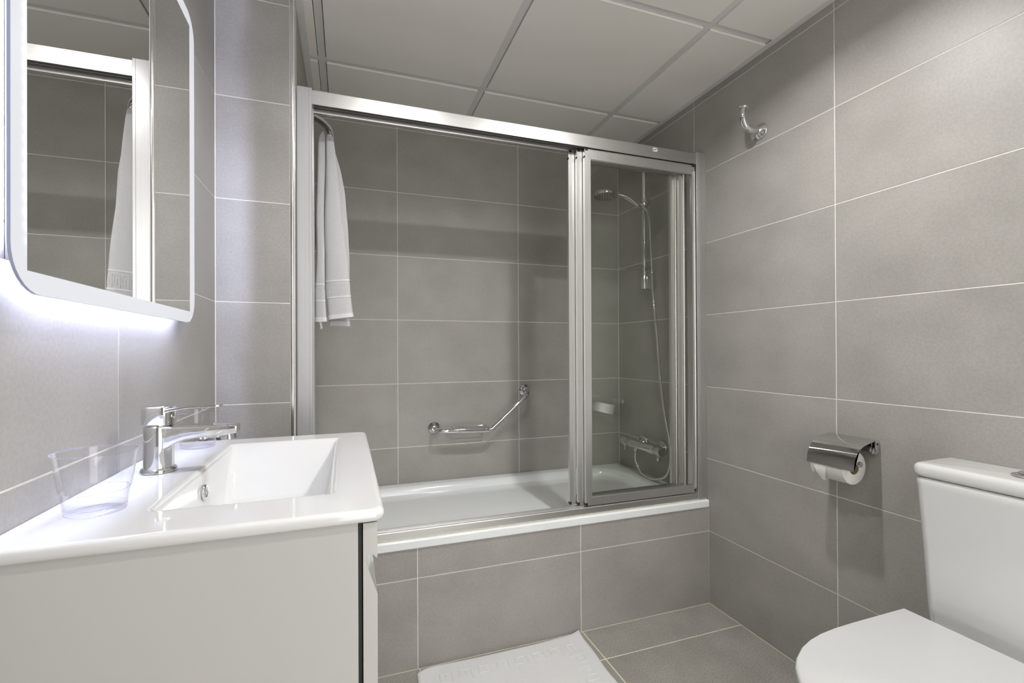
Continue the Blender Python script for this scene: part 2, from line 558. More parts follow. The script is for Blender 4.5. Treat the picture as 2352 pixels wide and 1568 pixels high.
# chrome corner profile of the short wall
cp = [(0.1996, YS + 0.012), (0.1996, YS), (0.2, YS - 0.0008)]
cp += [(0.2045 + 0.0095 * math.sin(t), YS + 0.0095 - 0.0103 * math.cos(t)) for t in [PI / 2 * k / 8 for k in range(9)]]
cp += [(0.2138, YS + 0.012)]
MB().prism(cp, 'z', 0.0, ZT).build('trim_6', M_['chrome2'], None, angle=30, kind='structure')

# ------------------------------------------------------------------ bath
RZ = 0.4330
def tub():
    x0, x1, y0, y1 = XA + 0.0005, W - 0.0006, YT - 0.004, YB - 0.0015
    n = 8
    R = lambda a, b, c, d, r, z: rrect(a, b, c, d, r, n, z)
    rings = [R(x0 + .01, x1 - .002, y0 + .010, y1 - .002, 0.004, 0.4015), R(x0 + .001, x1, y0 + .003, y1, 0.004, 0.4015), R(x0, x1, y0, y1, 0.004, 0.4045), R(x0, x1, y0, y1, 0.004, 0.4055),
             R(x0, x1, y0, y1, 0.004, RZ - 0.0065), R(x0, x1, y0, y1, 0.004, RZ - 0.0055), R(x0 + .0006, x1 - .0006, y0 + .0012, y1 - .0006, 0.005, RZ - 0.002), R(x0 + .002, x1 - .002, y0 + .0045, y1 - .002, 0.006, RZ), R(x0 + .003, x1 - .003, y0 + .0058, y1 - .003, 0.006, RZ)]
    ix0, ix1, iy0, iy1 = x0 + 0.085, x1 - 0.085, y0 + 0.105, y1 - 0.062
    for (d, dz, r) in ((-0.012, 0.0, 0.13), (0.0, -0.004, 0.13), (0.008, -0.016, 0.135), (0.016, -0.05, 0.14)):
        rings.append(R(ix0 + d, ix1 - d, iy0 + d, iy1 - d, r, RZ + dz))
    for (ex, ey, dz, r) in ((0.06, 0.035, -0.2, 0.15), (0.10, 0.05, -0.31, 0.15), (0.13, 0.07, -0.345, 0.14), (0.18, 0.11, -0.36, 0.12)):
        rings.append(R(ix0 + ex * 2.2, ix1 - ex, iy0 + ey, iy1 - ey, r, RZ + dz))
    b = MB()
    b.loft(rings, True, True)
    return b
tb = thing('bathtub', (1.0, 1.93, 0.0), 'white built-in bathtub behind the tiled front panel and sliding glass screen', 'bathtub')
o = tub().build('tub_shell', M_['acrylic'], tb, angle=60)
MB().lathe([(0.0001, 0.0), (0.032, 0.0), (0.034, 0.003), (0.02, 0.006), (0.0001, 0.006)], (1.45, 1.93, RZ - 0.3595), (0, 0, 1)).build('drain', M_['chrome'], tb)

# ------------------------------------------------------------------ shower screen
sc = thing('shower_screen', (1.0, 1.63, RZ), 'silver framed sliding glass bath screen, its three panels pushed to the right', 'shower screen')
FY = 1.5985
# top rail with three running tracks
zb, zt = 1.8385, 1.8850
prof = [(FY, zb), (FY, zt - 0.003), (FY + 0.002, zt), (1.664, zt), (1.666, zt - 0.002), (1.666, zb), (1.6645, zb - 0.0005), (1.6545, zb), (1.6535, zb + 0.002), (1.6535, zb + 0.03)]
for f0 in (1.6365, 1.6185):
    prof += [(f0 + 0.0022, zb + 0.03), (f0 + 0.0022, zb + 0.002), (f0, zb + 0.002), (f0, zb + 0.03)]
prof += [(FY + 0.0035, zb + 0.03), (FY + 0.0035, zb)]
MB().prism(prof, 'x', 0.2595, 1.7455).build('top_rail', M_['alu'], sc, angle=30)
# badge on the rail
bx, bz = 1.5402, 1.8705
bd = MB()
bd.loft([[(bx + p[0], FY - 0.0001, bz + p[1]) for p in rrect(-0.0115, 0.0115, -0.0075, 0.0075, 0.0073)], [(bx + p[0], FY - 0.0009, bz + p[1]) for p in rrect(-0.0115, 0.0115, -0.0075, 0.0075, 0.0073)]])
bd = bd.build('badge', M_['badge'], sc, label='small white rounded badge with slanted blue lettering')
ik = MB()
def stroke(pts, wd_):
    ik.tube([(bx + x * 0.001 + z * 0.0003, FY - 0.0011, bz + z * 0.001) for x, z in pts], wd_, 5)
for pts in ([(-8.5, -1.2), (-6.2, 3.2)], [(-7.4, 0.4), (-6.0, 0.8), (-5.6, -1.2)], [(-4.6, -1.0), (-4.0, 1.2)], [(-2.6, -1.0), (-1.2, 3.6)], [(-0.8, -0.8), (0.6, 1.6), (1.0, -0.6), (2.4, 1.8), (2.8, -0.4)],
            [(3.8, -0.2), (5.0, 2.0), (5.6, 0.2), (6.6, 2.4)], [(6.8, 0.4), (8.0, 2.8)], [(-8.5, -1.6), (-3, -1.3), (3, -0.6), (8.2, 0.6)]):
    stroke(pts, 0.0006)
stroke([(-6, -4.2), (7, -3.4)], 0.0003)
ik.build('lettering', M_['ink'], bd, label='blue script lettering')
# posts
def post(x0, x1, left):
    p = MB()
    z0, z1 = RZ + 0.0005, 1.8885
    if left:
        poly = [(x0, 1.660), (x0, FY + 0.004), (x0 + 0.004, FY - 0.0005), (x1 - 0.010, FY - 0.0005), (x1 - 0.0095, FY + 0.0008), (x1 - 0.0085, FY + 0.0008), (x1 - 0.008, FY - 0.0002), (x1 - 0.001, FY - 0.0002), (x1, FY + 0.001),
                (x1, FY + 0.016), (x1 + 0.003, FY + 0.018), (x1 + 0.003, 1.660)]
    else:
        poly = [(x1, 1.660), (x1, FY - 0.0005), (x0 + 0.0145, FY - 0.0005), (x0 + 0.014, FY + 0.0008), (x0 + 0.013, FY + 0.0008), (x0 + 0.0125, FY - 0.0005), (x0 + 0.008, FY - 0.0005), (x0 + 0.0075, FY + 0.001), (x0 + 0.006, FY + 0.001), (x0 + 0.0055, FY - 0.0005), (x0 + 0.001, FY - 0.0005), (x0, FY + 0.001),
                (x0, FY + 0.05), (x0, 1.660)]
    p.prism(poly, 'z', z0, z1)
    return p
post(0.2142, 0.2600, True).build('wall_post', M_['aluw'], sc, angle=30)
post(1.7455, 1.7925, False).build('wall_post', M_['aluv'], sc, angle=30)
# bottom track on the rim
prof = [(FY, RZ + 0.0003), (FY, RZ + 0.026), (FY + 0.0015, RZ + 0.0285), (FY + 0.004, RZ + 0.0285), (FY + 0.005, RZ + 0.026), (FY + 0.020, RZ + 0.0265), (FY + 0.0205, RZ + 0.030), (FY + 0.0225, RZ + 0.030), (FY + 0.023, RZ + 0.0255),
        (FY + 0.040, RZ + 0.025), (FY + 0.0405, RZ + 0.028), (FY + 0.0425, RZ + 0.028), (FY + 0.043, RZ + 0.022), (FY + 0.062, RZ + 0.019), (FY + 0.066, RZ + 0.016), (FY + 0.066, RZ + 0.0003)]
MB().prism(prof, 'x', 0.2635, 1.7455).build('bottom_track', M_['alu'], sc, angle=30)
MB().prism([(FY - 0.0032, RZ + 0.0002), (FY - 0.0002, RZ + 0.0002), (FY - 0.0002, RZ + 0.0045)], 'x', 0.2635, 1.7455).build('sealant_bead', M_['silicone'], sc, label='yellowed sealant bead')
def screen_panel(x0, x1, y, front):
    z0, z1 = 0.4650, 1.8270
    ww, hw, t = 0.0265, 0.030, 0.0065
    p = MB()
    # stiles with a mitre at each end, rails between them, each slightly stepped
    def bar(pa, pb, pc, pd, y0, y1):
        p.loft([[(q[0], y0, q[1]) for q in (pa, pb, pc, pd)], [(q[0], y1, q[1]) for q in (pa, pb, pc, pd)]])
    g = 0.0003
    A, B, C_, D_ = (x0, z0), (x1, z0), (x1, z1), (x0, z1)
    rw = 0.0105 if front else ww
    a, b_, c, d_ = (x0 + ww, z0 + hw), (x1 - rw, z0 + hw), (x1 - rw, z1 - hw), (x0 + ww, z1 - hw)
    bar((A[0], A[1] + g), (a[0], a[1] + g), (d_[0], d_[1] - g), (D_[0], D_[1] - g), y - t, y + t)
    bar((B[0], B[1] + g), (C_[0], C_[1] - g), (c[0], c[1] - g), (b_[0], b_[1] + g), y - t, y + t)
    bar((D_[0] + g, D_[1]), (d_[0] + g, d_[1]), (c[0] - g, c[1]), (C_[0] - g, C_[1]), y - t, y + t)
    bar((A[0] + g, A[1]), (B[0] - g, B[1]), (b_[0] - g, b_[1]), (a[0] + g, a[1]), y - t, y + t)
    p.box(x0 + 0.002, x1 - 0.002, y - t * 0.5, y + t * 0.5, z1, z1 + 0.0085)            # runner lip at the top
    p.tube([(x1 - 0.004, y - t - 0.001, z0 + 0.02), (x1 - 0.004, y - t - 0.001, z1 - 0.02)], 0.0048, 8)   # rounded closing edge
    po = p.build('sliding_panel', M_['aluv'], sc, angle=30)
    MB().box(x0 + ww - 0.006, x1 - rw + 0.006, y - 0.0022, y + 0.0022, z0 + hw - 0.006, z1 - hw + 0.006).build('glass_pane', M_['glass'], po, smooth=False)
    for za, zc in ((z0 + hw, z0 + hw + 0.004), (z1 - hw - 0.003, z1 - hw)):
        MB().box(x0 + ww, x1 - rw, y - 0.0035, y + 0.0035, za, zc).build('glazing_seal', M_['alud'], po, smooth=False)
    for (xx, zz, hh) in ((x0 + 0.004, z1 + 0.0005, 0.010), (x1 - 0.014, z1 + 0.0005, 0.010)):
        MB().box(xx, xx + 0.011, y - t - 0.0012, y + t * 0.6, zz, zz + hh, 0.001, 1).build('runner', M_['rubber'], po)
    for (xx, zz) in ((x0 - 0.0008, z0 + 0.003), (x1 - 0.009, z0 + 0.006)):
        MB().box(xx, xx + 0.008, y - t - 0.0012, y + t, zz - 0.003, zz + 0.008, 0.001, 1).build('bump_stop', M_['rubber'], po)
    for (xx, zz) in ((x0 - 0.0018, z1 - 0.02), (x1 - 0.0012, z1 - 0.034)):
        MB().box(xx, xx + 0.004, y - t - 0.0014, y + t - 0.004, zz - 0.008, zz, 0.0008, 1).build('bump_stop', M_['rubber'], po)
screen_panel(1.2225, 1.7400, 1.6102, True)
screen_panel(1.1985, 1.7000, 1.6285, False)
screen_panel(1.1720, 1.6720, 1.6462, False)

# ------------------------------------------------------------------ lit mirror on the left wall
mx0 = 0.0265
mi = thing('wall_mirror', (0.0, 0.96, 1.128), 'rounded backlit mirror with a frosted glowing border above the washbasin', 'mirror')
Y0, Y1, Z0, Z1 = 0.6437, 1.2775, 1.1270, 1.8270
iy0, iy1, iz0, iz1 = 0.6700, 1.2445, 1.1520, 1.8000
bk = MB().box(0.0002, mx0 - 0.0062, iy0 + 0.013, iy1 - 0.013, iz0 + 0.013, iz1 - 0.013, 0.001, 1).build('backing_box', M_['backbox'], mi)
g = MB()
g.loft([[(mx0 - 0.0018, p[0], p[1]) for p in [(iy0, iz0), (iy1, iz0), (iy1, iz1), (iy0, iz1)]], [(mx0, p[0], p[1]) for p in [(iy0, iz0), (iy1, iz0), (iy1, iz1), (iy0, iz1)]]])
g.build('mirror_glass', M_['mirror'], mi, smooth=False)
def frame_ring(xa, xb, off=0.0):
    n = 8
    outer = rrect(Y0, Y1, Z0, Z1, 0.052, n)
    inner = []
    k = n + 1
    for i, c in enumerate(((iy1, iz1), (iy0, iz1), (iy0, iz0), (iy1, iz0))):
        inner += [(c[0], c[1], 0)] * k
    return outer, inner
fo, fi = frame_ring(0, 0)
b = MB()
N_ = len(fo)
vo = [b.b.verts.new((mx0 + 0.0002, p[0], p[1])) for p in fo]
ci = {}
def vi(p):
    q = (round(p[0], 5), round(p[1], 5))
    if q not in ci:
        ci[q] = b.b.verts.new((mx0 + 0.0002, p[0], p[1]))
    return ci[q]
for i in range(N_):
    j = (i + 1) % N_
    q = [vo[i], vo[j], vi(fi[j]), vi(fi[i])]
    u = []
    for v in q:
        if v not in u:
            u.append(v)
    b.b.faces.new(u)
ex = bmesh.ops.extrude_face_region(b.b, geom=list(b.b.faces))
for v in [e for e in ex['geom'] if isinstance(e, bmesh.types.BMVert)]:
    v.co.x -= 0.0034
fb = b.build('frosted_border', M_['border'], mi, smooth=False, label='frosted glowing border band')
eb = MB()
eb.loft([[(mx0 - 0.0034, Y0 + (p[0] - Y0) * 1.0, p[1]) for p in rrect(Y0 - .0004, Y1 + .0004, Z0 - .0004, Z1 + .0004, 0.0522, 8)], [(mx0 - 0.0002, p[0], p[1]) for p in rrect(Y0 - .0004, Y1 + .0004, Z0 - .0004, Z1 + .0004, 0.0522, 8)]], False, False)
eb.build('glass_rim', M_['gedge'], mi, smooth=False)
# led strips round the backing box, shining outwards and onto the wall
bz0, bz1, by0, by1 = iz0 + 0.013, iz1 - 0.013, iy0 + 0.013, iy1 - 0.013
xl0, xl1 = 0.010, 0.016
for q, mm in (((by0 + 0.02, by1 - 0.02, bz0 - 0.002, bz0 - 0.0002), 'led'), ((by0 + 0.02, by1 - 0.02, bz1 + 0.0002, bz1 + 0.002), 'led'),
              ((by1 + 0.0002, by1 + 0.002, bz0 + 0.02, bz1 - 0.02), 'led2'), ((by0 - 0.002, by0 - 0.0002, bz0 + 0.02, bz1 - 0.02), 'led2')):
    MB().box(xl0, xl1, *q).build('led_strip', M_[mm], mi, smooth=False)

# ------------------------------------------------------------------ washbasin, cabinet, tap, cups
ZC = 0.8597
wb = thing('washbasin', (0.2, 0.93, 0.844), 'white ceramic countertop washbasin with a rectangular sunken bowl', 'washbasin')
def basin():
    x0, x1, y0, y1 = 0.0008, 0.4065, 0.6195, 1.2375
    n = 5
    R = lambda d, r, z: rrect(x0, x1 - d, y0 + d, y1 - d, r, n, z)
    rings = [R(0.010, 0.008, 0.8440), R(0.003, 0.012, 0.8445), R(0.0006, 0.014, 0.8470), R(0.0, 0.014, 0.8520), R(0.0008, 0.014, 0.8562), R(0.0035, 0.013, 0.8588), R(0.0075, 0.012, ZC), R(0.0090, 0.012, ZC)]
    def Q(a, b, c, d, r, z):
        return rrect(a, b, c, d, r, n, z)
    ox0, ox1, oy0, oy1 = 0.1255, 0.3420, 0.7150, 1.1640
    rings += [Q(ox0 - .0075, ox1 + .0075, oy0 - .0075, oy1 + .0075, 0.015, ZC), Q(ox0 - .006, ox1 + .006, oy0 - .006, oy1 + .006, 0.014, ZC), Q(ox0 - .001, ox1 + .001, oy0 - .001, oy1 + .001, 0.010, ZC - 0.0006), Q(ox0 + .002, ox1 - .003, oy0 + .003, oy1 - .003, 0.009, ZC - 0.004),
              Q(ox0 + .003, ox1 - .006, oy0 + .012, oy1 - .014, 0.012, ZC - 0.010), Q(ox0 + .006, ox1 - .014, oy0 + .075, oy1 - .065, 0.020, 0.800), Q(ox0 + .011, ox1 - .022, oy0 + .105, oy1 - .095, 0.024, 0.768),
              Q(ox0 + .02, ox1 - .03, oy0 + .125, oy1 - .112, 0.024, 0.7605), Q(ox0 + .05, ox1 - .06, oy0 + .16, oy1 - .15, 0.02, 0.758)]
    return MB().loft(rings, False, True)
b = basin()
# underside of the bowl, closed box below the slab inside the cabinet
b.build('basin_top', M_['ceramic'], wb, angle=42)
rg = MB()
oc = Vector((0.1325, 0.928, 0.822))
rg.tube([oc + Vector((0.0, math.cos(t) * 0.0105, math.sin(t) * 0.0105)) for t in [2 * PI * k / 24 for k in range(24)]], 0.0034, 8, loop=True)
rg.build('overflow_ring', M_['chrome'], wb, angle=65, label='chrome overflow ring')
MB().lathe([(0.0001, 0), (0.009, 0.0), (0.009, 0.0008), (0.0001, 0.0008)], oc - Vector((0.002, 0, 0)), (1, 0, 0)).build('overflow_hole', M_['rubber'], wb)
MB().lathe([(0.0001, 0), (0.03, 0), (0.031, 0.002), (0.026, 0.004), (0.0001, 0.006)], (0.235, 0.94, 0.7585), (0, 0, 1)).build('drain', M_['chrome'], wb)

cb = thing('vanity_cabinet', (0.19, 0.93, 0.30), 'white gloss vanity cabinet under the washbasin with a finger-pull front', 'cabinet')
cy0, cy1 = 0.6315, 1.2260
MB().box(0.001, 0.3740, cy0, cy0 + 0.016, 0.30, 0.8436, 0.0008, 1).build('side_panel', M_['lacquer'], cb)
MB().box(0.001, 0.3740, cy1 - 0.016, cy1, 0.30, 0.8436, 0.0008, 1).build('side_panel', M_['lacquer'], cb)
MB().box(0.001, 0.3740, cy0 + 0.016, cy1 - 0.016, 0.30, 0.316).build('bottom_panel', M_['lacquer'], cb)
MB().box(0.3745, 0.3790, cy0 + 0.004, cy1 - 0.004, 0.305, 0.8400).build('gap_shade_strip', M_['gapshade'], cb, label='black strip standing in for the shaded gap behind the front')  # solid strip, the shade of the gap is put into its colour
dp = [(0.3800, 0.8405), (0.3960, 0.8405), (0.3974, 0.8390), (0.3976, 0.7975), (0.3970, 0.7952), (0.3958, 0.7950), (0.3944, 0.7966), (0.3925, 0.7995), (0.3895, 0.8006), (0.3855, 0.7996), (0.3832, 0.7970), (0.3828, 0.7935), (0.3850, 0.7850), (0.3976, 0.7480), (0.3976, 0.305), (0.3800, 0.305)]
MB().prism(dp, 'y', cy0 - 0.001, cy1 + 0.001).build('door', M_['lacquer'], cb, angle=32)

fc = thing('basin_tap', (0.062, 0.945, ZC), 'chrome single-lever basin tap with a flat spout', 'tap')
fx, fy = 0.0620, 0.9450
b = MB()
b.lathe([(0.0250, 0.0), (0.0262, 0.001), (0.0262, 0.004), (0.0248, 0.0068), (0.0232, 0.008), (0.0222, 0.0085)], (fx, fy, ZC), n=40)
b.build('base_ring', M_['chrome'], fc)
b = MB()
b.lathe([(0.0218, 0.008), (0.0214, 0.03), (0.0212, 0.060), (0.0214, 0.0745), (0.0208, 0.0765), (0.0190, 0.0778), (0.0185, 0.0795)], (fx, fy, ZC), n=40)
b.build('body', M_['chrome'], fc)
# spout: lofted sections from the body outwards
secs = []
for (x, zt_, zb_, wd_) in ((0.0640, 0.9372, 0.8925, 0.0190), (0.0800, 0.9370, 0.9010, 0.0196), (0.0900, 0.9366, 0.9075, 0.0192), (0.1020, 0.9362, 0.9118, 0.0188), (0.1200, 0.9356, 0.9142, 0.0184), (0.1450, 0.9350, 0.9158, 0.0180), (0.1680, 0.9345, 0.9175, 0.0178), (0.1770, 0.9343, 0.9190, 0.0174), (0.1800, 0.9335, 0.9205, 0.0166)):
    sec = []
    for p in rrect(-wd_, wd_, zb_, zt_, min(0.0045, (zt_ - zb_) * 0.3), 4):
        y, z = p[0], p[1]
        if z < (zt_ + zb_) / 2:
            y *= 0.93
        sec.append((x, fy + y, z))
    secs.append(sec)
MB().loft(secs).build('spout', M_['chrome'], fc, angle=50)
MB().lathe([(0.0112, 0), (0.0118, 0.001), (0.0118, 0.009), (0.0100, 0.0095)], (0.1640, fy, 0.9175), (0.12, 0, -1), n=28).build('aerator', M_['chrome2'], fc)
b = MB()
# lever: rounded head block and a thin plate reaching forward
secs = []
for (z, s_) in ((0.9402, 0.95), (0.9412, 1.0), (0.9650, 1.0), (0.9685, 0.985), (0.9696, 0.94)):
    ring = []
    for p in rrect(-0.0222 * s_, 0.0222 * s_, -0.0212 * s_, 0.0212 * s_, 0.0135 * s_, 6):
        zz = z - (0.0022 * max(0, p[0] / 0.022) if z < 0.945 else 0)
        ring.append((fx + p[0], fy + p[1], zz))
    secs.append(ring)
b.loft(secs)
secs = []
for (x, wd_, z_, t_) in ((0.0700, 0.0205, 0.9650, 0.0085), (0.0860, 0.0195, 0.9668, 0.0052), (0.1000, 0.0175, 0.9680, 0.0036), (0.1250, 0.0150, 0.9688, 0.0030), (0.1460, 0.0135, 0.9690, 0.0032), (0.1520, 0.0125, 0.9690, 0.0034), (0.1540, 0.0110, 0.9688, 0.0026)):
    secs.append([(x, fy + p[0], p[1]) for p in rrect(-wd_, wd_, z_ - t_, z_ + 0.0006, t_ * 0.35, 3)])
b.loft(secs)
lv = b.build('lever', M_['chrome'], fc, angle=50)
MB().lathe([(0.0001, 0), (0.0036, 0), (0.0036, 0.002), (0.0001, 0.003)], (fx + 0.0218, fy - 0.008, 0.9535), (1, -0.2, 0), n=16).build('grub_screw_cap', M_['chrome2'], lv)

def cup(x, y, label):
    t = thing('plastic_cup', (x, y, ZC + 0.0003), label, 'cup', 'clear plastic tumblers on the washbasin')
    z = ZC + 0.0004
    th = 0.0007
    outer = [(0.0285, 0.0), (0.0305, 0.0006), (0.0312, 0.003), (0.0338, 0.0265), (0.0350, 0.0275), (0.0358, 0.029), (0.0428, 0.0752)]
    inner = [(0.0428 - th, 0.0752), (0.0358 - th, 0.0294), (0.0350 - th, 0.0281), (0.0338 - th, 0.0269), (0.0316 - th, 0.0075), (0.0296, 0.0064), (0.0001, 0.0060)]
    b = MB()
    b.lathe([(0.0001, 0.0012), (0.0270, 0.0012)] + outer + inner, (x, y, z), n=48, cap0=False, cap1=False)
    b.build('cup_wall', M_['cup'], t, angle=45)
    r = MB()
    r.tube([(x + 0.0430 * math.cos(a), y + 0.0430 * math.sin(a), z + 0.0756) for a in [2 * PI * k / 56 for k in range(56)]], 0.00085, 6, loop=True)
    r.build('rolled_rim', M_['cuprim'], t, angle=80)
    r = MB()
    for rr, zz, q in ((0.0341, 0.0272, 0.0005), (0.0313, 0.0072, 0.0005), (0.0300, 0.0006, 0.0005)):
        r.tube([(x + rr * math.cos(a), y + rr * math.sin(a), z + zz) for a in [2 * PI * k / 48 for k in range(48)]], q, 5, loop=True)
    r.build('moulded_ridge', M_['cuprim'], t)
cup(0.0610, 0.7370, 'clear plastic tumbler at the near end of the washbasin, in front of the tap')
cup(0.0635, 1.1600, 'clear plastic tumbler at the far end of the washbasin, seen behind the tap spout')

# small stop valve on the left wall beyond the washbasin
sv = thing('stop_valve', (0.0, 1.40, 0.838), 'small chrome stop valve on the wall just past the far end of the washbasin', 'valve')
vz = 0.8390
MB().lathe([(0.026, 0.0), (0.026, 0.002), (0.018, 0.007), (0.010, 0.009), (0.010, 0.02)], (0.0002, 1.40, vz), (1, 0, 0)).build('wall_flange', M_['chrome'], sv)
MB().lathe([(0.0125, 0), (0.0130, 0.001), (0.0130, 0.014), (0.0125, 0.015)], (0.008, 1.40, vz), (1, 0, 0), n=6).lathe([(0.0075, 0), (0.0075, 0.032)], (0.020, 1.40, vz), (1, 0, 0)).build('valve_body', M_['chrome'], sv)
MB().lathe([(0.008, 0), (0.0155, 0.003), (0.0165, 0.01), (0.0150, 0.019), (0.010, 0.025), (0.0001, 0.027)], (0.050, 1.40, vz), (1, 0, 0)).build('handwheel', M_['chrome'], sv)

# ------------------------------------------------------------------ wall hooks
def hook(org, out, label, down=False):
    """org on the wall, out = direction off the wall"""
    t = thing('wall_hook', org, label, 'hook', 'chrome wall hooks')
    o, d = Vector(org), Vector(out)
    if not down:
        MB().lathe([(0.0285, 0.0003), (0.0290, 0.002), (0.0275, 0.0045), (0.0200, 0.011), (0.0150, 0.0165), (0.0128, 0.020), (0.0001, 0.021)], o, d, n=40).build('base_plate', M_['chrome'], t, angle=50)
        pts = smoothpath([o + d * a + Vector((0, 0, z)) for a, z in ((0.018, -0.0015), (0.038, -0.004), (0.058, -0.001), (0.0745, 0.0125), (0.0835, 0.0345), (0.0840, 0.055), (0.0815, 0.070))], 6)
        MB().tube(pts, [0.0098 + 0.0012 * (i / len(pts)) for i in range(len(pts))], 20).build('arm', M_['chrome'], t, angle=50)
        tip, td = pts[-1], (pts[-1] - pts[-2]).normalized()
        MB().lathe([(0.0112, 0.0), (0.0124, 0.0025), (0.0146, 0.0042), (0.0142, 0.0052), (0.0100, 0.0052), (0.0090, 0.002), (0.0001, 0.002)], tip, td, n=28).build('tip_lip', M_['chrome'], t, angle=50)
    return t
hook((W, 1.3155, 1.8585), (-1, 0, 0), 'empty chrome wall hook high on the right wall above the paper holder')
# the second hook, in the bath recess, holds the towel
o2 = Vector((XA, 1.742, 1.868))
t = thing('wall_hook', o2, 'chrome curved wall hook in the bath recess that carries the white towel', 'hook', 'chrome wall hooks')
MB().lathe([(0.0285, 0.0003), (0.0290, 0.002), (0.0275, 0.0045), (0.0200, 0.011), (0.0150, 0.0165), (0.0128, 0.020), (0.0001, 0.021)], o2, (1, 0, 0), n=40).build('base_plate', M_['chrome'], t, angle=50)
pts = smoothpath([(XA + 0.018, 1.742, 1.868), (0.256, 1.741, 1.8635), (0.2835, 1.739, 1.8500), (0.3030, 1.737, 1.8290), (0.3095, 1.737, 1.8080), (0.3110, 1.739, 1.7920)], 7)
MB().tube(pts, 0.0118, 20).build('arm', M_['chrome'], t, angle=50)

# ------------------------------------------------------------------ towel on the hook
KEY = [(0.0, 0.0), (0.0, 1.0), (0.78, 1.0), (0.78, 0.26), (0.40, 0.26), (0.40, 0.62)]
def ribbon(b, poly, wd_, fmap, hgt, step=0.008):
    """raised ribbon along poly (2-d), mapped onto a surface by fmap(u, v, height)"""
    for i, ((x0, y0), (x1, y1)) in enumerate(zip(poly, poly[1:])):
        L = math.hypot(x1 - x0, y1 - y0)
        if L < 1e-6:
            continue
        tx, ty = (x1 - x0) / L, (y1 - y0) / L
        nx, ny = -ty, tx
        e = wd_ / 2
        n = max(1, int(L / step))
        rings = []
        for k in range(n + 1):
            s_ = -e + (L + 2 * e) * k / n
            cx_, cy_ = x0 + tx * s_, y0 + ty * s_
            rings.append([fmap(cx_ + nx * o_, cy_ + ny * o_, h_) for o_, h_ in ((-e, -hgt), (-e * 0.75, hgt), (e * 0.75, hgt), (e, -hgt))])
        b.loft(rings, True, True)

def lerp_tab(tab, z):
    for (z0, v0), (z1, v1) in zip(tab, tab[1:]):
        if z0 >= z >= z1:
            t_ = (z0 - z) / (z0 - z1)
            return v0 + (v1 - v0) * t_
    return tab[0][1] if z > tab[0][0] else tab[-1][1]

tw = thing('hanging_towel', (0.31, 1.75, 1.15), 'white bath towel with a woven key border hanging from the hook', 'towel')
def lobe(xl, xr, yc, th, zt_, zb_, slope, wob, n=40, m=34):
    """closed fold of cloth hanging from zt_ to zb_; returns ring function and rings"""
    def pt(u, z, off=0.0):
        a, b_ = lerp_tab(xl, z), lerp_tab(xr, z)
        xc, hw = (a + b_) / 2, (b_ - a) / 2 + off
        t_ = lerp_tab(th, z) + off
        ca, sa = math.cos(u), math.sin(u)
        e = 0.55
        x = xc + hw * math.copysign(abs(ca) ** e, ca)
        y = lerp_tab(yc, z) + t_ * math.copysign(abs(sa) ** e, sa)
        y += wob * math.sin((x - xc) * 70 + z * 3) * (0.3 + 0.7 * (zt_ - z) / (zt_ - zb_))
        x += 0.0012 * math.sin(z * 23 + wob * 500)
        return Vector((x, y, z + slope * (x - xc) * max(0, (zt_ - z) / (zt_ - zb_))))
    rings = []
    for k in range(m + 1):
        z = zt_ - (zt_ - zb_) * k / m
        rings.append([pt(2 * PI * i / n, z) for i in range(n)])
    return pt, rings
Rxl = [(1.815, 0.3040), (1.80, 0.2965), (1.75, 0.2960), (1.66, 0.2930), (1.45, 0.2900), (1.30, 0.2930), (1.17, 0.3020)]
Rxr = [(1.815, 0.3120), (1.80, 0.3210), (1.75, 0.3265), (1.66, 0.3340), (1.45, 0.3570), (1.33, 0.3690), (1.18, 0.3830)]
Ryc = [(1.815, 1.735), (1.17, 1.752)]
Rth = [(1.815, 0.006), (1.78, 0.014), (1.17, 0.021)]
Lxl = [(1.818, 0.2840), (1.80, 0.2720), (1.75, 0.2680), (1.66, 0.2650), (1.37, 0.2620), (1.15, 0.2560)]
Lxr = [(1.818, 0.2900), (1.80, 0.2960), (1.75, 0.2950), (1.66, 0.2915), (1.37, 0.2900), (1.15, 0.2960)]
Lyc = [(1.818, 1.744), (1.15, 1.762)]
Bxl = [(1.79, 0.3050), (1.15, 0.3030)]
Bxr = [(1.79, 0.3180), (1.70, 0.3420), (1.62, 0.3560), (1.50, 0.3680), (1.40, 0.3700), (1.14, 0.3720)]
Byc = [(1.79, 1.762), (1.14, 1.800)]
Bth = [(1.79, 0.006), (1.14, 0.013)]
ptR, rR = lobe(Rxl, Rxr, Ryc, Rth, 1.815, 1.176, 0.13, 0.0022)
ptL, rL = lobe(Lxl, Lxr, Lyc, Rth, 1.818, 1.163, 0.03, 0.0016)
ptB, rB = lobe(Bxl, Bxr, Byc, Bth, 1.790, 1.152, -0.03, 0.003)
b = MB()
b.loft(rR)
b.loft(rL)
b.loft(rB)
bx_ = b
bx_.build('terry_cloth', M_['towel'], tw, angle=70)
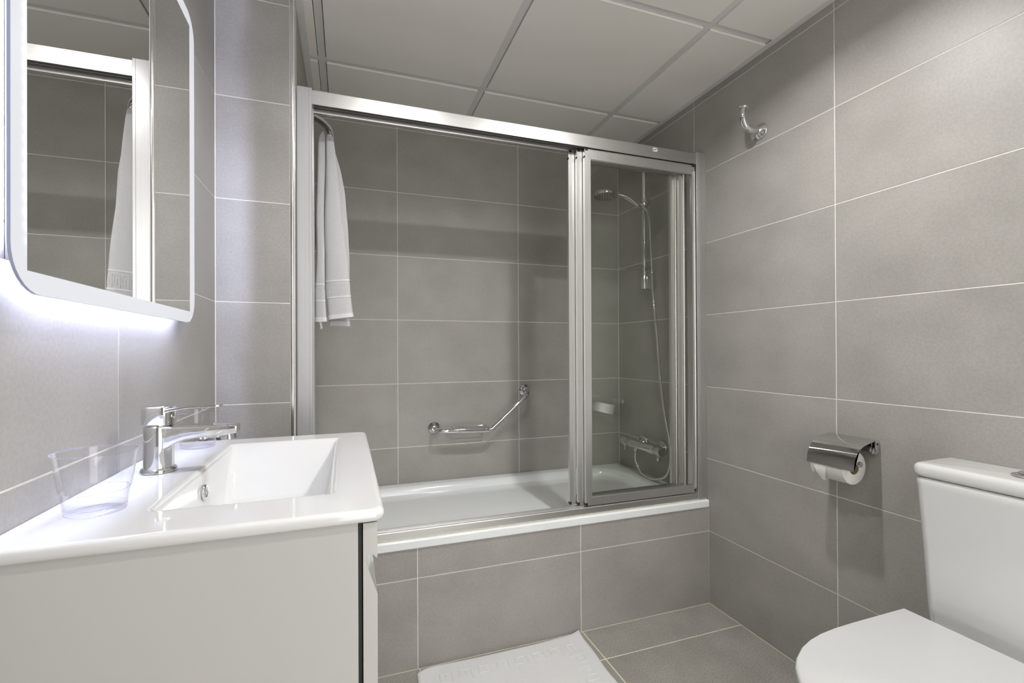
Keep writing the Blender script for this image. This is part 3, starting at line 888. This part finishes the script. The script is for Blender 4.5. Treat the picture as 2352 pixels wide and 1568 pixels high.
# key border raised on the front of both folds, flat-woven stripes above and below it, hems at the bottom
def face_map(pt, zoff, xl, xr):
    def f(u, v, h):
        z = zoff - v
        # u in metres from the left edge of the fold across its front face
        a, c = lerp_tab(xl, z), lerp_tab(xr, z)
        q = min(0.97, max(-0.97, 2 * u / (c - a) - 1))
        ang = 2 * PI - math.acos(math.copysign(abs(q) ** (1 / 0.55), q)) if True else 0
        return pt(ang, z, h)
    return f
fR = face_map(ptR, 1.300, Rxl, Rxr)
for k in range(4):
    u0 = 0.002 + k * 0.0205
    kb = MB()
    ribbon(kb, [(u0 + 0.019 * p[0], 0.044 - 0.036 * p[1]) for p in KEY], 0.0050, fR, 0.0007, 0.004)
    kb.build('key_motif', M_['towel'], tw, angle=40)
fL = face_map(ptL, 1.286, Lxl, Lxr)
for k in range(2):
    u0 = 0.004 + k * 0.0195
    kb = MB()
    ribbon(kb, [(u0 + 0.018 * p[0], 0.044 - 0.036 * p[1]) for p in KEY], 0.0050, fL, 0.0007, 0.004)
    kb.build('key_motif', M_['towel'], tw, angle=40)
hm = MB()
for pt, zs in ((ptR, (1.308, 1.303)), (ptR, (1.252, 1.247)), (ptL, (1.294, 1.289)), (ptL, (1.238, 1.233)), (ptR, (1.1905, 1.1755)), (ptL, (1.1785, 1.1625)), (ptB, (1.168, 1.1515))):
    rr = []
    for i, z in enumerate((zs[0], (zs[0] + zs[1]) / 2, zs[1])):
        rr.append([pt(2 * PI * k / 60, z, 0.0007 + 0.0005 * (k % 2)) for k in range(60)])
    hm.loft(rr, False, False)
hm.build('flat_hem', M_['hem'], tw, angle=40, label='flat woven hem stripes')
MB().prism([(0.2700, 1.168), (0.2790, 1.166), (0.2815, 1.142), (0.2760, 1.1365), (0.2745, 1.148)], 'y', 1.757, 1.7576).build('care_label', M_['badge'], tw, label='small white care label')

# ------------------------------------------------------------------ grab bar with soap basket
gb = thing('grab_bar', (0.98, YB, 0.68), 'angled chrome grab bar with a wire soap basket on the back wall', 'grab bar')
FL1, FL2 = Vector((0.7588, YB, 0.6880)), Vector((1.2269, YB, 0.8570))
for f in (FL1, FL2):
    MB().lathe([(0.0295, 0.0003), (0.0300, 0.002), (0.0285, 0.0045), (0.0190, 0.010), (0.0130, 0.016), (0.0125, 0.024)], f, (0, -1, 0), n=36).build('wall_flange', M_['chrome'], gb, angle=50)
D_ = 0.092
p1 = [FL1 + Vector((0, -0.02, 0)), FL1 + Vector((0.002, -0.050, -0.001)), FL1 + Vector((0.010, -0.075, -0.002)), FL1 + Vector((0.028, -D_, -0.003)), Vector((0.840, YB - D_ - 0.002, 0.6825)), Vector((0.985, YB - D_ - 0.002, 0.6775)),
      Vector((1.015, YB - D_ - 0.002, 0.6805)), Vector((1.040, YB - D_ - 0.002, 0.6960)), Vector((1.180, YB - D_ + 0.002, 0.8150)), Vector((1.203, YB - D_ + 0.008, 0.8340)), Vector((1.218, YB - 0.072, 0.8475)), Vector((1.2255, YB - 0.050, 0.8550)), FL2 + Vector((0, -0.02, 0))]
MB().tube(smoothpath(p1, 6), 0.0108, 18).build('bar', M_['chrome'], gb, angle=60)
sb = MB()
zr = 0.6900
ya, yb = YB - D_ - 0.018, YB - 0.018
fr_ = rrect(0.832, 1.008, YB - D_ - 0.014, YB - 0.020, 0.012, 4)
sb.tube([(p[0], p[1], zr) for p in fr_], 0.0027, 8, loop=True)
for x in (0.850, 0.990):
    sb.tube([(x, YB - D_ - 0.014, zr), (x, YB - D_ - 0.010, zr - 0.016), (x, YB - 0.028, zr - 0.016), (x, YB - 0.020, zr)], 0.0018, 6)
for k in range(5):
    y = YB - D_ - 0.008 + k * 0.0155
    sb.tube([(0.838, y, zr - 0.003), (0.842, y, zr - 0.0185), (0.998, y, zr - 0.0185), (1.002, y, zr - 0.003)], 0.0018, 6)
sb.build('soap_basket', M_['chrome'], gb, angle=60, label='chrome wire soap basket')

# ------------------------------------------------------------------ shower: mixer, riser rail, hand shower, hose, tray
sm = thing('shower_mixer', (W, 1.959, 0.592), 'chrome bar mixer valve low on the tiled wall at the tap end of the bath', 'mixer tap')
mxX, mz = W - 0.062, 0.588
for y in (1.884, 2.034):
    MB().lathe([(0.0335, 0.0003), (0.0340, 0.002), (0.0335, 0.014), (0.0310, 0.017), (0.016, 0.018), (0.015, 0.040)], (W, y, 0.594), (-1, 0, 0), n=32).build('wall_flange', M_['chrome'], sm, angle=40)
MB().lathe([(0.0205, -0.115), (0.0225, -0.112), (0.0225, -0.070), (0.0205, -0.068), (0.0205, 0.068), (0.0225, 0.070), (0.0225, 0.112), (0.0205, 0.115)], (mxX, 1.979, mz), (0, 1, 0), n=32).build('mixer_body', M_['chrome'], sm, angle=40)
for s_, y in ((1, 2.094), (-1, 1.864)):
    hd = MB().lathe([(0.0215, 0.0005), (0.0225, 0.002), (0.0225, 0.044), (0.0205, 0.047), (0.0001, 0.047)], (mxX, y, mz), (0, s_, 0), n=32).build('control_handle', M_['chrome2'], sm, angle=40)
    hx = 1.0 if s_ < 0 else 0.0
    MB().box(mxX - 0.006, mxX + 0.006, y + s_ * 0.022 - 0.008, y + s_ * 0.022 + 0.008, mz - 0.046, mz - 0.018, 0.002).build('lever_fin', M_['chrome2'], hd)
MB().lathe([(0.009, 0), (0.0105, 0.002), (0.0105, 0.012), (0.008, 0.016), (0.008, 0.022)], (mxX, 2.026, mz - 0.0190), (0, 0, -1), n=20).build('hose_outlet', M_['chrome'], sm)

RX, RY = W - 0.055, 1.9560
sr = thing('shower_rail', (RX, RY, 1.36), 'vertical chrome riser rail with brackets on the tap-end wall', 'shower rail')
MB().tube([(RX, RY, 1.392), (RX, RY, 1.985)], 0.0115, 20).build('rail', M_['chrome'], sr, angle=60)
for z in (1.392, 1.975):
    bb = MB()
    bb.lathe([(0.0155, -0.034), (0.0165, -0.032), (0.0165, 0.030), (0.0155, 0.032)], (RX, RY, z), (0, 0, 1), n=24)
    bb.box(RX + 0.004, W - 0.0005, RY - 0.019, RY + 0.0165, z - 0.032, z + 0.030, 0.003)
    bb.build('wall_bracket', M_['chrome2'], sr, angle=40)
sl = MB()
sl.lathe([(0.0165, -0.022), (0.0185, -0.018), (0.0185, 0.016), (0.0165, 0.020)], (RX, RY, 1.775), (0, 0, 1), n=24)
sl.lathe([(0.0001, 0.0), (0.019, 0.0), (0.021, 0.004), (0.021, 0.016), (0.017, 0.020), (0.0001, 0.021)], (RX - 0.004, RY - 0.012, 1.777), (-0.1, -1, 0), n=28)
sl.tube([(RX - 0.012, RY - 0.004, 1.772), (RX - 0.032, RY - 0.008, 1.762), (RX - 0.046, RY - 0.01, 1.762)], [0.011, 0.0125, 0.0140], 16)
sl.build('slider', M_['chrome'], sr, angle=45)

hs = thing('hand_shower', (1.6, RY, 1.78), 'chrome hand shower clipped in the riser rail slider', 'shower head')
hy = RY - 0.010
hp = smoothpath([(1.7160, hy, 1.7560), (1.6990, hy, 1.7640), (1.6600, hy, 1.7830), (1.6200, hy, 1.7985), (1.5860, hy, 1.8040), (1.5620, hy, 1.8030)], 6)
MB().tube(hp, [0.0105 + 0.0022 * math.sin(PI * min(1, i / (len(hp) - 1) * 1.6)) if i < len(hp) * 0.62 else 0.0105 - 0.003 * (i / len(hp) - 0.62) / 0.38 for i in range(len(hp))], 16).build('handle', M_['chrome'], hs, angle=60)
ax = Vector((-0.06, 0.0, -1)).normalized()
hc = Vector((1.5140, hy, 1.8070))
MB().lathe([(0.0001, -0.003), (0.030, -0.001), (0.050, 0.003), (0.0585, 0.009), (0.0600, 0.014), (0.0585, 0.019), (0.0560, 0.021)], hc, ax, n=44, cap1=False).build('head_shell', M_['chrome'], hs, angle=60)
MB().lathe([(0.0560, 0.0208), (0.050, 0.0235), (0.0001, 0.0245)], hc, ax, n=44, cap0=False).build('spray_face', M_['chrome2'], hs, angle=60, label='grey spray face with nozzles')
nz_ = MB()
for rr, cnt in ((0.012, 6), (0.024, 12), (0.036, 18), (0.046, 24)):
    for k in range(cnt):
        a = 2 * PI * k / cnt
        p = hc + Vector((math.cos(a) * rr, math.sin(a) * rr, 0)) + ax * 0.024
        nz_.lathe([(0.0018, -0.001), (0.0014, 0.0022)], p, ax, n=6)
nz_.build('nozzles', M_['rubber'], hs, kind='stuff')

HX = W - 0.050
hz = smoothpath([(mxX, 2.026, mz - 0.041), (HX - 0.008, 2.034, 0.515), (HX, 2.028, 0.480), (HX, 1.986, 0.447), (HX, 1.902, 0.442), (HX, 1.806, 0.480), (HX, 1.771, 0.555), (HX, 1.782, 0.6515), (HX, 1.8175, 0.786), (HX, 1.848, 0.966),
                 (HX, 1.869, 1.150), (HX, 1.893, 1.3176), (HX, 1.904, 1.45), (HX, 1.9125, 1.571), (HX, 1.918, 1.68), (HX - 0.006, 1.924, 1.728), (HX - 0.022, 1.936, 1.752), (1.7165, hy, 1.7555)], 8)
ho = MB()
# resample finely and modulate the radius: the ribbed metal hose
seg = []
for a, b_ in zip(hz, hz[1:]):
    L = (b_ - a).length
    k = max(1, int(L / 0.0022))
    for i in range(k):
        seg.append(a + (b_ - a) * i / k)
seg.append(hz[-1])
ho.tube(seg, [0.0066 if i % 2 else 0.0056 for i in range(len(seg))], 10)
tag(ho.build('shower_hose', M_['chrome'], None, angle=60), 'ribbed chrome shower hose looping from the mixer up to the hand shower', 'hose')

tr_ = thing('soap_tray', (1.68, RY - 0.01, 1.425), 'clear plastic soap tray clipped to the riser rail above its lower bracket', 'soap dish')
tt = MB()
def ell(cx_, cy_, rx, ry, z, n=36):
    return [(cx_ + rx * math.cos(2 * PI * k / n), cy_ + ry * math.sin(2 * PI * k / n), z) for k in range(n)]
tcx = 1.690
tt.loft([ell(tcx, RY, 0.052, 0.040, 1.4490), ell(tcx, RY, 0.070, 0.054, 1.4545), ell(tcx, RY, 0.084, 0.064, 1.4640), ell(tcx, RY, 0.0825, 0.0625, 1.4645), ell(tcx, RY, 0.069, 0.053, 1.4562), ell(tcx, RY, 0.051, 0.039, 1.4508)])
tt.build('dish', M_['tray'], tr_, angle=50)
MB().lathe([(0.0150, -0.026), (0.0165, -0.026), (0.0165, 0.018), (0.0150, 0.018)], (RX, RY, 1.452), (0, 0, 1), n=24, cap0=False, cap1=False).build('clip_sleeve', M_['tray'], tr_, angle=50)

# ------------------------------------------------------------------ toilet roll holder and roll
th_ = thing('paper_holder', (W, 0.985, 0.78), 'chrome covered toilet paper holder on the right wall', 'paper holder')
cov = smoothpath([(W - d_, 0, z) for d_, z in ((0.010, 0.8010), (0.030, 0.7985), (0.055, 0.7925), (0.075, 0.7845), (0.090, 0.7725), (0.1005, 0.7560), (0.1055, 0.7380), (0.1075, 0.7205))], 5)
b = MB()
yl, yr = 0.9150, 1.0560
rings = []
outer = [(p.x, p.z) for p in cov]
innr = []
for i, (x, z) in enumerate(outer):
    a = outer[max(0, i - 1)]
    c = outer[min(len(outer) - 1, i + 1)]
    tx, tz = c[0] - a[0], c[1] - a[1]
    L = math.hypot(tx, tz)
    innr.append((x + (-tz / L) * -0.0012, z + (tx / L) * 0.0012))
poly = outer + list(reversed(innr))
b.prism(poly, 'y', yl, yr)
b.build('cover', M_['chrome'], th_, angle=40)
bb = MB()
bb.box(W - 0.005, W - 0.0004, 0.9165, 1.0545, 0.7640, 0.7985, 0.0015)
for y in (0.9165, 1.0405):
    bb.box(W - 0.016, W - 0.004, y, y + 0.0140, 0.7600, 0.7995, 0.003)
bb.build('wall_bracket', M_['chrome2'], th_)
MB().lathe([(0.0001, 0), (0.0034, 0), (0.0034, 0.0006), (0.0001, 0.0006)], (W - 0.010, 0.9165, 0.790), (0, -1, 0), n=16).build('pin_hole', M_['rubber'], th_)
RC = Vector((W - 0.0570, 0, 0.7325))
ar = MB()
ar.tube(smoothpath([(W - 0.012, 1.0480, 0.780), (W - 0.026, 1.0482, 0.770), (RC.x + 0.014, 1.0486, 0.745), (RC.x, 1.0486, RC.z + 0.003)], 5), 0.0036, 10)
ar.tube([(RC.x, 0.937, RC.z), (RC.x, 1.0500, RC.z)], 0.0062, 16)
ar.build('roll_arm', M_['chrome'], th_)
MB().lathe([(0.0062, 0.0), (0.0078, 0.001), (0.0078, 0.006), (0.0068, 0.0075), (0.0001, 0.0078)], (RC.x, 0.9370, RC.z), (0, -1, 0), n=24).build('end_knob', M_['chrome2'], th_)
tr2 = thing('toilet_roll', (RC.x, 0.983, RC.z - 0.05), 'white toilet paper roll with its end folded to a point in the chrome holder', 'toilet paper')
cz = RC.z - 0.0135                         # the core hangs on the arm
Rr = 0.0480
b = MB()
b.lathe([(0.0195, 0.0), (Rr - 0.002, 0.0), (Rr, 0.0015), (Rr, 0.0985), (Rr - 0.002, 0.1), (0.0195, 0.1), (0.0195, 0.0)], (RC.x, 0.9490, cz), (0, 1, 0), n=56, cap0=False, cap1=False)
b.build('paper_winding', M_['paper'], tr2, angle=40)
MB().lathe([(0.0192, 0.001), (0.0192, 0.099), (0.0182, 0.099), (0.0182, 0.001), (0.0192, 0.001)], (RC.x, 0.9490, cz), (0, 1, 0), n=40, cap0=False, cap1=False).build('cardboard_core', M_['card'], tr2, angle=40)
# folded end: a triangle lying on the lower front of the roll
fp = MB()
def on_roll(y, ang, off):
    return Vector((RC.x - (Rr + off) * math.cos(ang), y, cz - (Rr + off) * math.sin(ang)))
rows = []
for k in range(9):
    f = k / 8
    ang = -0.10 + 1.0 * f
    yc_, hw = 1.0180 - 0.004 * f, 0.0235 * (1 - f) + 0.0062 * f
    rows.append([on_roll(yc_ + hw * q, ang, 0.0010 + 0.010 * f ** 2 + 0.0012 * (1 - abs(q))) for q in (-1, -0.33, 0.33, 1)])
top = rows
bot = [[p + Vector((0.0007, 0, 0.0003)) for p in r] for r in rows]
fp.loft([[*t_, *reversed(b_)] for t_, b_ in zip(top, bot)])
fp.build('folded_end', M_['paper'], tr2, angle=50, label='paper end folded to a point')

# ------------------------------------------------------------------ toilet
TY = 0.5720
to = thing('toilet', (W - 0.33, TY, 0.0), 'white close-coupled toilet with its lid down against the right wall', 'toilet')
half = [(1.6130, 0.1795), (1.5300, 0.1795), (1.4430, 0.1795), (1.3800, 0.1780), (1.3300, 0.1735), (1.2890, 0.1655), (1.2490, 0.1525), (1.2080, 0.1310), (1.1830, 0.1115), (1.1560, 0.0800), (1.1410, 0.0480), (1.1350, 0.0160)]
def dshape(sx, sy, z, x_back=1.6130):
    pts = []
    for x, y in half:
        pts.append((x_back + (x - 1.6130) * sx, TY + y * sy, z))
    for x, y in reversed(half):
        pts.append((x_back + (x - 1.6130) * sx, TY - y * sy, z))
    return pts
def dloft(levels):
    return MB().loft([dshape(sx, sy, z, xb) for sx, sy, z, xb in levels])
ZL = 0.4430
dloft([(0.985, 0.985, ZL - 0.0205, 1.6110), (0.998, 0.998, ZL - 0.0195, 1.6127), (1.0, 1.0, ZL - 0.016, 1.613), (1.0, 1.0, ZL - 0.006, 1.613), (0.997, 0.996, ZL - 0.002, 1.6125), (0.988, 0.986, ZL, 1.611)]).build('seat_lid', M_['seatp'], to, angle=40)
dloft([(0.965, 0.965, ZL - 0.0390, 1.6075), (0.985, 0.985, ZL - 0.0380, 1.6095), (0.990, 0.990, ZL - 0.0340, 1.6100), (0.990, 0.990, ZL - 0.0240, 1.6100), (0.980, 0.980, ZL - 0.0222, 1.6090)]).build('seat', M_['seatp'], to, angle=40)
zc_ = ZL - 0.0405
dloft([(0.62, 0.62, 0.001, 1.660), (0.64, 0.64, 0.02, 1.662), (0.66, 0.66, 0.10, 1.662), (0.78, 0.80, 0.22, 1.655), (0.90, 0.93, 0.31, 1.640), (0.968, 0.975, 0.36, 1.612), (0.982, 0.985, zc_ - 0.012, 1.611), (0.978, 0.980, zc_ - 0.003, 1.610), (0.965, 0.965, zc_, 1.608)]).build('bowl', M_['toilet'], to, angle=60)
MB().box(1.600, W - 0.0015, TY - 0.110, TY + 0.110, 0.001, 0.330, 0.02, 3).box(1.618, W - 0.0015, TY - 0.170, TY + 0.170, 0.320, 0.404, 0.012, 3).build('pan_back', M_['toilet'], to, angle=50)
for s_ in (-1, 1):
    MB().tube([(1.618, TY + s_ * 0.055, ZL - 0.016), (1.618, TY + s_ * 0.105, ZL - 0.016)], 0.0085, 14).build('seat_hinge', M_['chrome'], to, angle=50)
def tank_sec(dx, hy_, z, r=0.022):
    # front corners rounded, back square against the wall
    pts = []
    x1 = W - 0.0012
    x0 = W - dx
    n = 7
    pts.append((x1, TY + hy_ + 0.004, z))
    for k in range(n + 1):
        a = PI / 2 * k / n
        pts.append((x0 + r - r * math.sin(a), TY + hy_ - r + r * math.cos(a), z))
    for k in range(n + 1):
        a = PI / 2 * (1 - k / n)
        pts.append((x0 + r - r * math.sin(a), TY - hy_ + r - r * math.cos(a), z))
    pts.append((x1, TY - hy_ - 0.004, z))
    return pts
MB().loft([tank_sec(0.118, 0.150, 0.405), tank_sec(0.126, 0.1640, 0.412), tank_sec(0.130, 0.1665, 0.45), tank_sec(0.136, 0.1725, 0.60), tank_sec(0.1415, 0.1800, 0.735), tank_sec(0.1425, 0.1812, 0.748), tank_sec(0.140, 0.1795, 0.7535), tank_sec(0.134, 0.174, 0.7555)]).build('cistern', M_['toilet'], to, angle=50)
MB().loft([tank_sec(0.128, 0.168, 0.7553), tank_sec(0.137, 0.177, 0.7562), tank_sec(0.1435, 0.1830, 0.7592), tank_sec(0.1455, 0.1845, 0.764), tank_sec(0.1460, 0.1850, 0.776), tank_sec(0.1445, 0.1835, 0.7825), tank_sec(0.1405, 0.1795, 0.7865), tank_sec(0.134, 0.1735, 0.7880)]).build('cistern_lid', M_['toilet'], to, angle=50)
bt = MB().lathe([(0.0001, 0.0), (0.027, 0.0), (0.0285, 0.001), (0.0285, 0.003), (0.0265, 0.0042), (0.0001, 0.0042)], (W - 0.068, TY + 0.004, 0.7881), (0, 0, 1), n=40).build('flush_plate', M_['chrome2'], to, angle=40)
MB().lathe([(0.0001, 0.0), (0.019, 0.0), (0.0195, 0.001), (0.0195, 0.0045), (0.0185, 0.0055), (0.0001, 0.006)], (W - 0.066, TY + 0.002, 0.7922), (0, 0, 1), n=36).build('flush_button', M_['chrome'], bt, angle=40)

# ------------------------------------------------------------------ bath mat
bm_ = thing('bath_mat', (0.88, 1.36, 0.0), 'white bath mat with a woven key border on the floor beside the bath', 'bath mat')
Mx0, Mx1, My0, My1 = 0.5720, 1.1800, 1.1600, 1.5840
def mat_z(x, y):
    e = min(x - Mx0, Mx1 - x, y - My0, My1 - y)
    z = 0.0062 * (1 - max(0, 1 - e / 0.006) ** 2 * 0.6)
    z += 0.0009 * math.sin(x * 19 + 0.6) * math.sin(y * 23)
    r1 = math.hypot(x - Mx1, y - My1)
    z += 0.010 * max(0, 1 - r1 / 0.055) ** 2
    z += 0.004 * max(0, 1 - abs(x - 0.60) / 0.05) * max(0, 1 - (My1 - y) / 0.05)
    return z
def mat_xy(u, v):
    x = Mx0 + (Mx1 - Mx0) * u
    y = My0 + (My1 - My0) * v
    return x, y
b = MB()
nx_, ny_ = 76, 52
def edge_warp(x, y):
    # rear edge sags a little away from the bath, side edges slightly wavy; left rear corner rounded back
    t_ = max(0, (y - (My1 - 0.1)) / 0.1)
    y2 = y - 0.010 * t_ * (0.5 + 0.5 * math.cos((x - Mx0) / (Mx1 - Mx0) * 2 * PI + PI)) - 0.024 * t_ * max(0, 1 - (x - Mx0) / 0.085) ** 1.6
    x2 = x + 0.002 * math.sin(y * 31) * (1 if x > 0.9 else -1) - 0.014 * max(0, (My1 - y) / (My1 - My0)) * (x > 1.1) * ((x - 1.1) / 0.08)
    return x2, y2
grid = []
for i in range(nx_ + 1):
    col_ = []
    for j in range(ny_ + 1):
        x, y = mat_xy(i / nx_, j / ny_)
        x2, y2 = edge_warp(x, y)
        col_.append(b.b.verts.new((x2, y2, mat_z(x, y))))
    grid.append(col_)
for i in range(nx_):
    for j in range(ny_):
        b.b.faces.new((grid[i][j], grid[i + 1][j], grid[i + 1][j + 1], grid[i][j + 1]))
bnd = [e for e in b.b.edges if e.is_boundary]
ex = bmesh.ops.extrude_edge_only(b.b, edges=bnd)
for v in [e for e in ex['geom'] if isinstance(e, bmesh.types.BMVert)]:
    v.co.z = max(0.0006, v.co.z - 0.0052)
b.build('terry_cloth', M_['rug'], bm_, angle=80)
def mmap(u, v, h):
    x2, y2 = edge_warp(u, v)
    return Vector((x2, y2, mat_z(u, v) + h + 0.0002))
step = 0.0640
ky1, kx1, kx0, ky0 = My1 - 0.050, Mx1 - 0.045, Mx0 + 0.040, My0 + 0.045
k = 0
x = kx1 - 0.052
while x > kx0:
    kb = MB()
    ribbon(kb, [(x + 0.050 * (1 - p[0]), ky1 - 0.050 + 0.046 * p[1]) for p in KEY], 0.0120, mmap, 0.0013, 0.012)
    kb.build('key_motif', M_['rug'], bm_, angle=40)
    x -= step
y = ky1 - 0.115
while y > ky0:
    for poly in ([(kx1 - 0.046 * (1 - p[1]), y + 0.050 * (1 - p[0])) for p in KEY], [(kx0 + 0.046 * (1 - p[1]), y + 0.050 * p[0]) for p in KEY]):
        kb = MB()
        ribbon(kb, poly, 0.0120, mmap, 0.0013, 0.012)
        kb.build('key_motif', M_['rug'], bm_, angle=40)
    y -= step

# ------------------------------------------------------------------ ceiling spots (out of frame, they light the room)
WHERE = ['nearest the mirror, in front of the bath', 'in the middle of the room, in front of the bath', 'nearest the mirror wall, beside the door', 'nearest the toilet, beside the door']
for (lx, ly, k), wh in zip(LAMPS, WHERE):
    t = thing('ceiling_spot', (lx, ly, CEIL), 'round recessed ceiling spot ' + wh, 'lamp', 'recessed ceiling spots')
    MB().lathe([(0.036, 0.0002), (0.045, 0.0002), (0.046, 0.0012), (0.040, 0.003), (0.036, 0.003)], (lx, ly, CEIL), (0, 0, -1), n=32, cap0=False, cap1=False).build('lamp_ring', M_['chrome'], t, angle=40)
    MB().lathe([(0.0001, 0.0002), (0.036, 0.0002), (0.036, 0.001), (0.0001, 0.001)], (lx, ly, CEIL), (0, 0, -1), n=32).build('lamp_lens', M_['lens'], t, angle=40)
